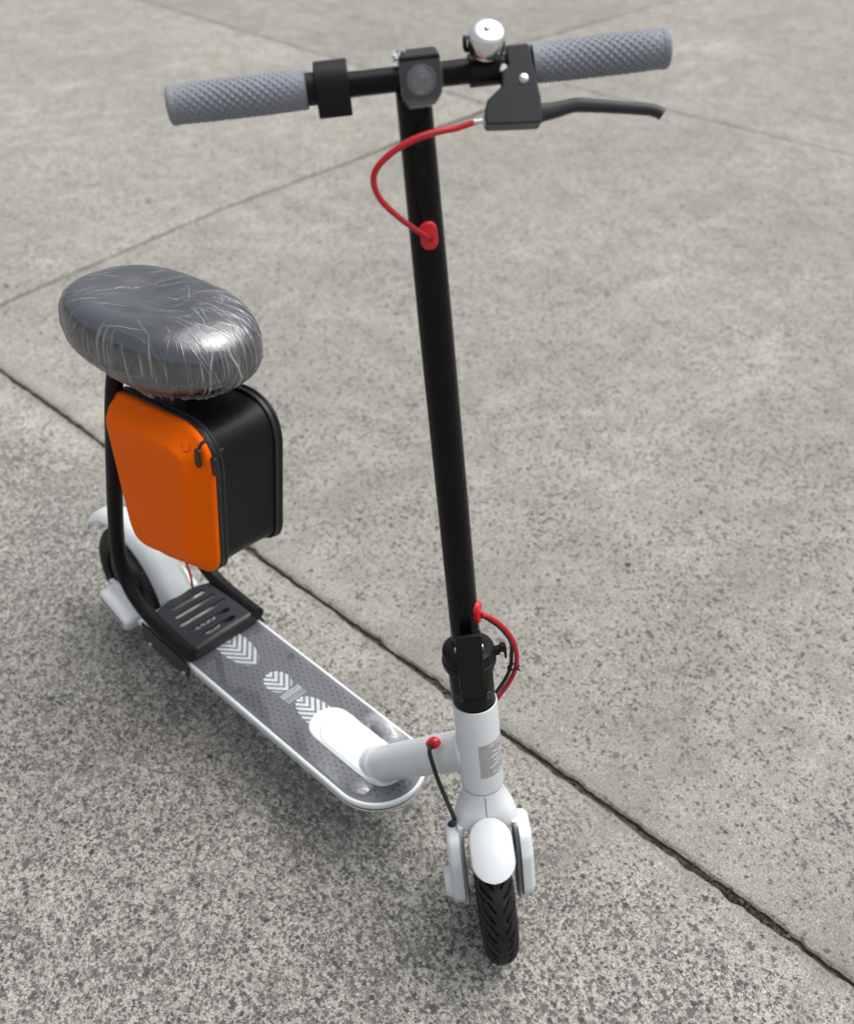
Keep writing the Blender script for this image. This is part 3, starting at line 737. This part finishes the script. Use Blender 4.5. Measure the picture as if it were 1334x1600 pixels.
g = G(); gridsurf(g, saddle_surface(T2, PH2, .0009), True, False); cyl(g, (-.645, 0, .608), (-.645, 0, .634), .040, .05, 40); obj('saddle_base', g, M['black_plastic'], sad, angle=60)  # base with a black skirt added over the vinyl to dull the orange reflection
# wrap: thin crinkled film, gathered underneath
nT, nP = 1400, 150
T, PH = np.meshgrid(np.linspace(0, 2 * PI, nT, endpoint=False), PV(-1.32, nP), indexing='ij')
S0 = saddle_surface(T, PH, .0022); S1 = saddle_surface(T, PH, .0032); nrm = S1 - S0; nrm /= np.linalg.norm(nrm, axis=-1)[..., None] + 1e-12
r_ = np.random.default_rng(21); H = np.zeros_like(T); CR = np.zeros_like(T)
def angdiff(a, b_): return (a - b_ + PI) % (2 * PI) - PI
for k in range(520):                                                    # gathers running up the sides
    t_c = r_.uniform(0, 2 * PI); slant = r_.normal(0, .5); top_ = r_.uniform(-.35, .62) if r_.random() < .85 else r_.uniform(.6, 1.1); w = r_.uniform(.0026, .0050) * (r_.choice([1, 1, 1, 1, 3])); h = r_.uniform(.0002, .0013)
    fan = r_.choice([0, 1]); c0 = -.95 if fan else t_c
    tc = t_c + slant * (PH + 1.0) * .35 + r_.normal(0, .02) * np.sin(PH * 5 + k)
    if fan: tc = c0 + (t_c - c0) * np.clip(.35 + .65 * (PH + 1.32) / 1.3, 0, 1)
    d = angdiff(T, tc); m_ = np.exp(-(d / w) ** 2) * np.clip((top_ - PH) / r_.uniform(.2, .8), 0, 1)
    H += m_ * h; CR = np.maximum(CR, m_ * r_.uniform(.05, .70) ** 1.6)
for k in range(110):                                                    # short creases on the top
    a0 = r_.normal(.75, .7) if k % 3 else r_.uniform(0, 2 * PI); rad = math.sqrt(r_.uniform(.02, 1)); px, py = rad * math.cos(a0) * SLh * .9, rad * math.sin(a0) * SW * .9
    dirn = r_.normal(.25, .45) + (0 if px > 0 else .9); ln = r_.uniform(.015, .085); wd = r_.uniform(.0003, .0006)
    lx = (S0[..., 0] - SX) - px; ly = S0[..., 1] - py; al = lx * math.cos(dirn) + ly * math.sin(dirn); ac = -lx * math.sin(dirn) + ly * math.cos(dirn) + .06 * r_.normal() * al + .0005 * np.sin(al * 180 + k)
    m_ = np.exp(-(ac / wd) ** 2) * np.clip((ln / 2 - np.abs(al)) / (ln * .25), 0, 1) * (PH > .05)
    H += m_ * r_.uniform(.0003, .0009); CR = np.maximum(CR, m_ * r_.uniform(.06, .42))
low_ = np.clip((-.55 - PH) / .7, 0, 1)
H += low_ * (.004 + .005 * np.sin(T * 23 + 1.3) * np.sin(T * 7) + .003 * np.sin(T * 61) + .0025 * r_.normal(0, 1, T.shape[0])[:, None] * .5)
H *= np.clip(np.cos(PH) / .12, 0, 1)
W_ = S0 + nrm * H[..., None]
W_[..., 2] -= (low_ ** 2) * (.006 + .004 * np.sin(T * 5 + .6))
g = G(); gridsurf(g, W_, True, False); wrap = obj('plastic_wrap', g, M['wrap'], None, angle=120)
at = wrap.data.attributes.new('crease', 'FLOAT', 'POINT')
cr = np.clip(CR * .75 + low_ * .30 + .015, 0, 1).astype(np.float32).reshape(-1)
if len(wrap.data.vertices) == cr.size: at.data.foreach_set('value', cr)
tagged(wrap, 'crinkled clear plastic wrap stretched over the grey saddle', 'plastic wrap')

# ------------------------------------------------------------------ storage bag hanging below the saddle
bag = bpy.data.objects.new('storage_bag', None); COL.objects.link(bag); bag.location = (-.58, 0, .33)
BI = Matrix.Translation((.58, 0, -.33))
tagged(bag, 'hard-shell zip bag, orange lid and black textured sides, hung under the wrapped saddle', 'bag')
prof = resample(rounded([(-.712, .588), (-.690, .308), (-.487, .372), (-.462, .622)], [.045, .060, .045, .055], 14), 220)
prof = resample(prof, 220)
def ring(y, inset): P2 = offset(prof, inset); return np.column_stack([P2[:, 0], np.full(len(P2), y), P2[:, 1]])
sgn = 1.0
a_ = np.sum(prof[:, 0] * np.roll(prof[:, 1], -1) - np.roll(prof[:, 0], -1) * prof[:, 1])
if a_ < 0: prof = prof[::-1].copy()
def bp(name, g, mat, parent=None, **kw): return obj(name, g, mat, parent or bag, None if parent else BI, **kw)
g = G(); loft(g, [ring(y, i) for y, i in ((-.050, .004), (-.044, .0045), (-.030, .006), (0, .0068), (.030, .006), (.044, .0045), (.050, .004))]); body = bp('bag_body', g, M['fabric'], angle=40)
for s in (1, -1):
    for y in ((.0440, .0525) if s < 0 else (.0545,)):
        R_ = ring(s * y, .0020); g = G(); tube(g, np.vstack([R_, R_[:1]]), .0029, 10, 1, closed=True); bp('piping', g, M['piping'], body, angle=60)
    g = G(); R_ = [ring(s * .0445, .0025), ring(s * .0455, .0008), ring(s * .0510, .0008), ring(s * .0520, .0025)]; loft(g, R_, False, False); bp('zip_tape', g, M['piping'], body)
    if s > 0:
        rings = [ring(s * y, i) for y, i in ((.052, .003), (.056, .002), (.060, .006), (.062, .014))]; g = G(); loft(g, rings, False, True); bp('back_lid', g, M['fabric'], angle=70); continue
    levels = [(.052, .003), (.056, .0008), (.0600, .0008), (.0625, .0018), (.0645, .0045), (.0660, .008), (.0835, .0265), (.0860, .0300), (.0868, .034)]
    rings = [ring(s * y, i) for y, i in levels]
    cen = rings[-1].mean(0)
    for q, (k, dy) in enumerate(((.9, .0002), (.7, .0006), (.45, .0009), (.2, .001), (.03, .001))):
        rr_ = cen + (rings[len(levels) - 1] - cen) * k; rr_[:, 1] = s * (.0868 + dy); rings.append(rr_)
    g = G(); loft(g, rings, False, True); lid = bp('lid', g, M['orange'], angle=70)
    if s < 0: lid_levels = levels
# logo ring on the lid's bevel
i0 = int(np.argmin(np.abs(prof[:, 0] + .492) + np.abs(prof[:, 1] - .63) * 1.0))
def lid_pt(di, inset):
    P2 = offset(prof, inset); q = P2[(i0 + di) % len(prof)]; y = np.interp(inset, [l_[1] for l_ in levels[5:]], [l_[0] for l_ in levels[5:]]); return np.array([q[0], -y - .0003, q[1]])
pts = [lid_pt(int(round(2.6 * math.cos(t))), .0165 + .0062 * math.sin(t)) for t in np.linspace(.2, 2 * PI - 1.2, 30)]
c_ = lid_pt(0, .0165); e1 = lid_pt(4, .0165) - lid_pt(-4, .0165); e1 /= np.linalg.norm(e1); e2 = lid_pt(0, .022) - lid_pt(0, .011); e2 /= np.linalg.norm(e2)
g = G(); tube(g, [c_ + (e1 * math.cos(t) + e2 * math.sin(t)) * .0065 for t in np.linspace(.3, 2 * PI - 1.5, 34)], .00035, 6, 1); bp('printed_ring', g, M['decal_dark'])
# zip pulls
for (x, y, z, tilt) in ((-.4800, -.0700, .585, .18), (-.4660, -.0560, .572, .05)):
    g = G(); P2 = rounded([(-.0058, -.017), (.0058, -.017), (.0052, .013), (-.0052, .013)], .0055, 8)
    prism(g, P2, 0, -.0042, lambda a, b_, h: (x + a * math.cos(tilt) + b_ * math.sin(tilt) * .4, y + h, z + b_ * math.cos(tilt)))
    zp = bp('zip_pull', g, M['bracket_metal'], bevel=.0012)
    g = G(); tube(g, [(x + .002, y, z + .013), (x + .004, y + .004, z + .020), (x + .006, y + .011, z + .022)], .0022, 10); bp('zip_slider', g, M['piping'], zp)

# ------------------------------------------------------------------ steering column
YS = -.0035
g = G(); lathe(g, [(.0150, .16), (.0167, .1605), (.0168, .30), (.0166, .62), (.0155, .82), (.0154, .842), (.0140, .844)], (0, YS, 0), (0, 0, 1), 64); stem = sp('stem', g, M['black_paint'], angle=40)
for s in (.784, .7625):
    g = G(); lathe(g, [(.0040, 0), (.0040, .0008), (.0034, .0019), (.0019, .0021), (.0017, .0010), (0, .0010)], (.0150, YS + .0002, s), (1, 0, 0), 24); sp('stem_screw', g, M['black_plastic'], stem)
def grommet(g, c, d, up, hl, hw, th):
    d = np.asarray(d, float); d /= np.linalg.norm(d); up = np.asarray(up, float); up = up - d * (up @ d); up /= np.linalg.norm(up); sd_ = np.cross(up, d); P2 = []
    for k in range(24):
        t = 2 * PI * k / 24; P2.append((hw * math.cos(t), hw * math.sin(t) + (hl - hw) * (1 if math.sin(t) > 0 else -1 if math.sin(t) < 0 else 0)))
    P2 = resample(np.array(P2), 48); rings = []
    for h, i in ((-.003, 0), (th * .6, 0), (th * .9, .0007), (th, .002)):
        Q = offset(P2, i); rings.append(np.array([np.asarray(c) + sd_ * a + up * b_ + d * h for a, b_ in Q]))
    return loft(g, rings)
g = G(); grommet(g, (.0163, YS + .0008, .7055), (1, .02, 0), (0, 0, 1), .0132, .0080, .0042); gr = sp('cable_grommet', g, M['red'], stem, angle=50)
g = G(); lathe(g, [(.0030, 0), (.0030, .0016), (.0022, .0018), (.0020, .0004), (0, .0004)], (.0204, YS + .0012, .7035), (1, 0, 0), 16); sp('grommet_hole', g, M['reflector'], gr)
ga = math.radians(66); g = G(); grommet(g, (.0160 * math.cos(ga), YS + .0163 * math.sin(ga), .2670), (math.cos(ga), math.sin(ga), 0), (0, 0, 1), .0140, .0078, .0046); sp('cable_grommet', g, M['red'], stem, angle=50)

# headlamp block under hazy film
HL = .0033
g = G(); P2 = [(HL - .0172, .8585), (HL + .0172, .8585), (HL + .0172, .8270), (HL + .0105, .8175), (HL - .0105, .8175), (HL - .0172, .8270)]
prism(g, P2, -.019, .0205, lambda a, b_, h: (h, a, b_)); lampb = sp('headlamp_block', g, M['black_plastic'], bevel=.0028, seg=4)
g = G(); lathe(g, [(.0125, 0), (.0122, .0012), (.0108, .0013), (.0104, .0006), (.0072, .0003), (.0068, .0009), (.0040, .0010), (.0030, .0020), (0, .0024)], (.0203, HL, .8385), (1, 0, 0), 40); sp('lamp_lens', g, M['lens_ring'], lampb)
g = G(); lathe(g, [(.0100, 0), (.0096, .0006), (0, .0016)], (.0228, HL, .8385), (1, 0, 0), 32); sp('lamp_glass', g, M['film'], lampb)
ys = np.linspace(-.0185, .0182, 30); zs = np.linspace(.8165, .8545, 30); Y, Z = np.meshgrid(ys, zs, indexing='ij')
r_ = np.random.default_rng(9); X = .0232 + .0014 * np.exp(-((Y / .012) ** 2 + ((Z - .8385) / .012) ** 2)) - .0022 * np.clip((.826 - Z) / .009, 0, 1) * 1 + .00012 * np.sin(Y * 420 + Z * 300)
cut = np.clip((.8265 - Z) / .010, 0, 1); Y = Y * (1 - .35 * cut)
g = G(); gridsurf(g, np.stack([X, Y + HL, Z], -1)); hf = sp('lamp_film', g, M['haze_film'], lampb)
at = hf.data.attributes.new('crease', 'FLOAT', 'POINT'); co = np.zeros(len(hf.data.vertices) * 3); hf.data.vertices.foreach_get('co', co); co = co.reshape(-1, 3)
at.data.foreach_set('value', (.025 + .16 * (np.clip((.825 - co[:, 2]) / .008, 0, 1))).astype(np.float32))
A = np.zeros((10, 10, 3))
for i in range(10):
    for j in range(10): A[i, j] = (-.006 + .016 * i / 9 + .002 * math.sin(j * 1.7), HL - .0215 + .010 * j / 9 + .0015 * math.sin(i * 2.1), .8588 + .0035 * math.sin(i * .9 + j * .8) - .004 * max(0, 4 - j) / 4)
g = G(); gridsurf(g, A); ft = sp('film_tab', g, M['haze_film'], lampb); at = ft.data.attributes.new('crease', 'FLOAT', 'POINT'); at.data.foreach_set('value', np.full(len(ft.data.vertices), .75, np.float32))

# handlebar with grips
SB = .838
g = G(); cyl(g, (0, -.205, SB), (0, .210, SB), .0105, n=40); bar = sp('handlebar', g, M['black_paint'], angle=40)
def grip(y0, y1):
    nu, nv = 168, 150; th = np.linspace(0, 2 * PI, nu, endpoint=False); u = np.linspace(0, 1, nv); TH, U = np.meshgrid(th, u, indexing='ij')
    Rg = .0157 + .0004 * np.abs(U - .5) ** 2 * 4 + .0006 * np.clip((U - .955) / .02, 0, 1)
    ncol, nrow = 16, 15; b_ = np.zeros_like(U)
    for par in (0, 1):
        a1 = (TH / (2 * PI) * nrow + .5 * par); a2 = (U * ncol + .5 * par)
        d1 = (a1 - np.round(a1)) * (2 * PI * .0157 / nrow); c2 = np.round(a2); d2 = (a2 - c2) * (abs(y1 - y0) / ncol)
        uc = np.clip((c2 - .5 * par) / ncol, 0, 1); fade = np.clip(1 - (np.abs(uc - .5) / .5) ** 2.4, 0, 1) * ((uc > .03) & (uc < .97))
        size = .0009 + .0012 * fade
        b_ = np.maximum(b_, np.clip(1 - (d1 ** 2 + d2 ** 2) / size ** 2, 0, 1) ** .7 * (.0005 + .0011 * fade) * (fade > 0.02))
    R = Rg + b_; y = y0 + (y1 - y0) * U
    A = np.stack([R * np.cos(TH), y, SB + R * np.sin(TH)], -1)
    def cap(yv, r): return np.stack([r * np.cos(th), np.full(nu, yv), SB + r * np.sin(th)], -1)[:, None, :]
    s = 1 if y1 > y0 else -1
    A = np.concatenate([cap(y0 - s * .0002, .0108), cap(y0 - s * .0006, .0140), cap(y0 - s * .0004, .0152), A, cap(y1 + s * .0012, .0156), cap(y1 + s * .0020, .0145), cap(y1 + s * .0021, .0105), cap(y1 + s * .0012, .0100), cap(y1 + s * .0010, .0001)], 1)
    g = G(); gridsurf(g, A, True, False); return g
sp('grip', grip(-.0945, -.2105), M['grip'], bar, angle=60)
sp('grip', grip(.1005, .2165), M['grip'], bar, angle=60)
g = G(); cyl(g, (0, -.0945, SB), (0, -.086, SB), .0135, n=36); sp('grip_collar', g, M['black_plastic'], bar)
# throttle clamp
P2 = [(.0195 * math.cos(t), .0215 * math.sin(t)) for t in np.linspace(0, PI, 22)] + [(-.0195, -.010), (-.016, -.0225), (.016, -.0225), (.0195, -.010)]
g = G(); prism(g, P2, -.0862, -.0575, lambda a, b_, h: (a, h, SB + b_)); thr = sp('throttle_clamp', g, M['black_plastic'], bevel=.0014)
g = G(); lathe(g, [(.0026, 0), (.0024, .0014), (.0012, .0016), (.0011, .0006), (0, .0006)], (.0, -.072, SB - .0222), (0, 0, -1), 16); sp('clamp_screw', g, M['steel'], thr)
# bell
g = G(); cyl(g, (0, .0455, SB), (0, .0725, SB), .0138, n=36); bcl = sp('bell_clamp', g, M['black_plastic'])
bd = np.array([math.sin(math.radians(40)), 0, math.cos(math.radians(40))]); bo = np.array([0, .0600, SB])
g = G(); lathe(g, [(.007, .010), (.008, .018), (.011, .0225), (.0135, .0235), (.0135, .0255)], bo, bd, 32); sp('bell_base', g, M['black_plastic'], bcl)
g = G(); lathe(g, [(.0135, .0262), (.0152, .0258), (.0160, .0268), (.0162, .030), (.0159, .0385), (.0150, .0420), (.0132, .0442), (.0100, .0455), (.006, .0462), (.0005, .0464)], bo, bd, 56); bell = sp('bell', g, M['chrome'], angle=45)
g = G(); lathe(g, [(.0030, .0458), (.0029, .0472), (.0020, .0482), (.0005, .0485)], bo, bd, 20); sp('rivet', g, M['steel'], bell)
g = G(); tube(g, [bo + bd * .024 + np.array([0, -.012, 0]), bo + bd * .026 + np.array([.002, -.0175, 0]), bo + bd * .036 + np.array([.001, -.0185, 0]), bo + bd * .040 + np.array([0, -.0178, 0])], [.0018, .0020, .0018, .0026], 10); sp('striker', g, M['black_plastic'], bell)

# brake lever bracket: local plane running down and forward from the bar
BD = np.array([.5, 0, -.866]); BN = np.array([.866, 0, .5]); BO = np.array([0, 0, SB])
def bpt(a, b_, h): return tuple(BO + np.array([0, a, 0]) + BD * b_ + BN * h)
P2 = rounded([(.0775, -.012), (.0970, -.012), (.0985, .006), (.1020, .034), (.1010, .0560), (.0530, .0525), (.0525, .0440), (.0565, .0320), (.0705, .0215), (.0715, .009), (.0775, .006)], [.002, .002, .002, .006, .004, .004, .003, .004, .004, .003, .002], 5)
g = G(); prism(g, P2[::-1], -.002, .0165, bpt); brk = sp('brake_bracket', g, M['bracket_metal'], bevel=.0028, seg=4)
g = G(); cyl(g, (0, .0785, SB), (0, .0975, SB), .0150, n=40); sp('clamp_ring', g, M['bracket_metal'], brk)
g = G(); lathe(g, [(.0042, 0), (.0041, .0012), (.0030, .0021), (0, .0024)], bpt(.0892, .0178, .0162), BN, 24); sp('pivot_screw', g, M['steel'], brk)
g = G(); lathe(g, [(.0040, 0), (.0040, .004), (.0032, .0048), (0, .0048)], bpt(.0742, .0055, .0080), BN, 20); sp('clamp_bolt', g, M['steel'], brk)
# lever blade: swept flat section
ctr = [(.0960, .0450, .0105), (.1040, .0448, .0075), (.114, .0442, .0065), (.124, .0427, .0060), (.1325, .0420, .0058), (.145, .0438, .0054), (.160, .0464, .0051), (.180, .0502, .0048), (.194, .0530, .0046), (.2010, .0556, .0047), (.2050, .0590, .0042)]
C2 = catmull([(c[0], c[1], 0) for c in ctr], 5); hw_ = np.interp(np.linspace(0, 1, len(C2)), np.linspace(0, 1, len(ctr)), [c[2] for c in ctr]); rings = []
Tn = np.gradient(C2, axis=0); Tn /= np.linalg.norm(Tn, axis=1)[:, None]
for i in range(len(C2)):
    nx, ny = -Tn[i, 1], Tn[i, 0]; rg = []
    for k in range(20):
        t = 2 * PI * k / 20; u_ = se(np.array(math.cos(t)), .7) * hw_[i]; v_ = se(np.array(math.sin(t)), .7) * .0052
        rg.append(bpt(C2[i, 0] + nx * u_, C2[i, 1] + ny * u_, .0075 + v_))
    rings.append(np.array(rg))
g = G(); loft(g, rings); sp('brake_lever', g, M['bracket_metal'], angle=50)
g = G(); fe0, fe1 = np.array(bpt(.0532, .0462, .0085)), np.array(bpt(.0415, .0470, .0085)); dd = fe1 - fe0
lathe(g, [(.0040, -.003), (.0040, .001), (.0030, .002), (.0029, .0065), (.0034, .007), (.0034, .009), (.0024, .0095), (.0024, .0128), (.001, .013)], fe0, dd, 20); fer = sp('cable_ferrule', g, M['chrome'])
fo = fe1 + dd / np.linalg.norm(dd) * (-.002)
g = G(); tube(g, [tuple(fo), (fo[0] + .001, .0280, .7990), (.036, .0105, .7985), (.038, -.0100, .7945), (.038, -.0290, .7860), (.036, -.0435, .7735), (.034, -.0468, .7600), (.032, -.0420, .7455), (.029, -.0300, .7300), (.026, -.0170, .7170), (.0215, -.0050, .7060), (.0190, YS + .001, .7025)], [.0028, .0030, .0031, .0031, .0030, .0029, .0028, .0027, .0026, .0026, .0026, .0026], 16); sp('brake_cable', g, M['red_cable'])

# folding joint: collar, hinge body, latch, hook
g = G(); lathe(g, [(.0235, .100), (.0242, .101), (.0242, .134), (.0258, .135), (.0262, .138), (.0262, .190), (.0256, .192)], (0, -.0015, 0), (0, 0, 1), 56); hin = sp('folding_hinge', g, M['steel_black'], angle=40)
g = G(); lathe(g, [(.0270, .186), (.0300, .1875), (.0308, .190), (.0308, .2105), (.0300, .2130), (.0240, .2165), (.0180, .2175), (.0165, .217)], (0, -.002, 0), (0, 0, 1), 56); colr = sp('locking_collar', g, M['steel_black'], angle=40)
g = G(); lathe(g, [(.0312, .1925), (.0320, .1932), (.0320, .1985), (.0312, .1992)], (0, -.002, 0), (0, 0, 1), 56); sp('collar_band', g, M['black_plastic'], colr)
P2 = rounded([(-.0175, .166), (.0115, .166), (.0125, .2545), (-.0165, .2545)], .003, 4)
g = G(); prism(g, P2, 0, .0055, lambda a, b_, h: (.0288 + h + .0035 * math.sin((b_ - .166) / .089 * PI) * 0, a, b_)); lat = sp('latch_lever', g, M['black_plastic'], bevel=.0012)
for s in (-1, 1):
    g = G(); y = -.0025 + s * .0138; box(g, .0225, .0290, y - .0014, y + .0014, .168, .2535); sp('latch_flange', g, M['black_plastic'], lat, bevel=.0006)
    g = G(); lathe(g, [(.0034, 0), (.0032, .0012), (.0020, .0014), (0, .0010)], (.0262, -.0025 + s * .0152, .232), (0, s, 0), 16); sp('latch_pin', g, M['steel'], lat)
    g = G(); lathe(g, [(.0052, 0), (.0050, .0016), (.0030, .0018), (.0028, .0004), (0, .0004)], (.0245, -.0015 + s * .0165, .158), (.55, s * .8, 0), 20); sp('hinge_bolt', g, M['cord_dark'], hin)
g = G(); P2 = [(.026, .2045), (.0345, .2060), (.0350, .2090), (.0405, .2090), (.0420, .2060), (.0420, .1900), (.0392, .1895), (.0388, .1990), (.0350, .1995), (.0340, .1960), (.026, .1950)]
prism(g, P2[::-1], -.0035, .0045, lambda a, b_, h: (h + .004, a, b_ + .006)); sp('safety_hook', g, M['black_plastic'], colr, bevel=.001)
# cables beside the joint
cp = [(.0100, .0170, .2650), (.0095, .0265, .2580), (.006, .0400, .2400), (.002, .0505, .2160), (-.002, .0545, .1900), (-.006, .0520, .1650), (-.010, .0440, .1430), (-.013, .0340, .1250), (-.015, .0250, .1100)]
g = G(); tube(g, cp, .0029, 14); sp('lower_brake_cable', g, M['red_cable'])
cp2 = [(x - .003, y - (.0005 if i in (0,) else .0058 if i > 3 else .002), z - (.004 if i < 4 else 0)) for i, (x, y, z) in enumerate(cp)]
g = G(); tube(g, cp2, .0024, 12); sp('power_cable', g, M['black_cable'])
g = G(); q = np.array([-.0055, .0500, .1700]); tube(g, [q + np.array([.0052 * math.cos(t), .0066 * math.sin(t), .0010 * math.sin(t)]) for t in np.linspace(0, 2 * PI, 25)], .0012, 8, 1, closed=True); tube(g, [q + (.004, .004, 0), q + (.0065, .0075, -.002)], .0011, 8, 2); sp('cable_tie', g, M['black_plastic'])

# cable from the neck down to the fork
gd_ = np.array([-.103, -.0262, .3055])
g = G(); nn = np.array([.25, -.93, .10]); grommet(g, gd_ + np.array([0, .0022, 0]), nn, (.66, 0, .72), .0100, .0072, .0050); obj('cable_grommet', g, M['red'], neck, angle=50)
MSI = np.linalg.inv(np.array(MS))
end = (np.array(MS) @ np.array([.012, -.0455, -.0640, 1]))[:3]; e2_ = (np.array(MS) @ np.array([.018, -.0420, -.0520, 1]))[:3]; e3_ = (np.array(MS) @ np.array([.020, -.0425, -.038, 1]))[:3]
g = G(); tube(g, [gd_ + nn * -.002, gd_ + np.array([.003, -.008, -.003]), gd_ + np.array([.0130, -.0115, -.020]), gd_ + np.array([.026, -.0120, -.046]), e3_, e2_, end], .0029, 14); obj('motor_cable', g, M['black_cable'], scooter)
g = G(); lathe(g, [(.0048, -.004), (.0048, .003), (.0036, .005), (.0030, .006)], end, e2_ - end, 16); obj('cable_boot', g, M['black_cable'], scooter)
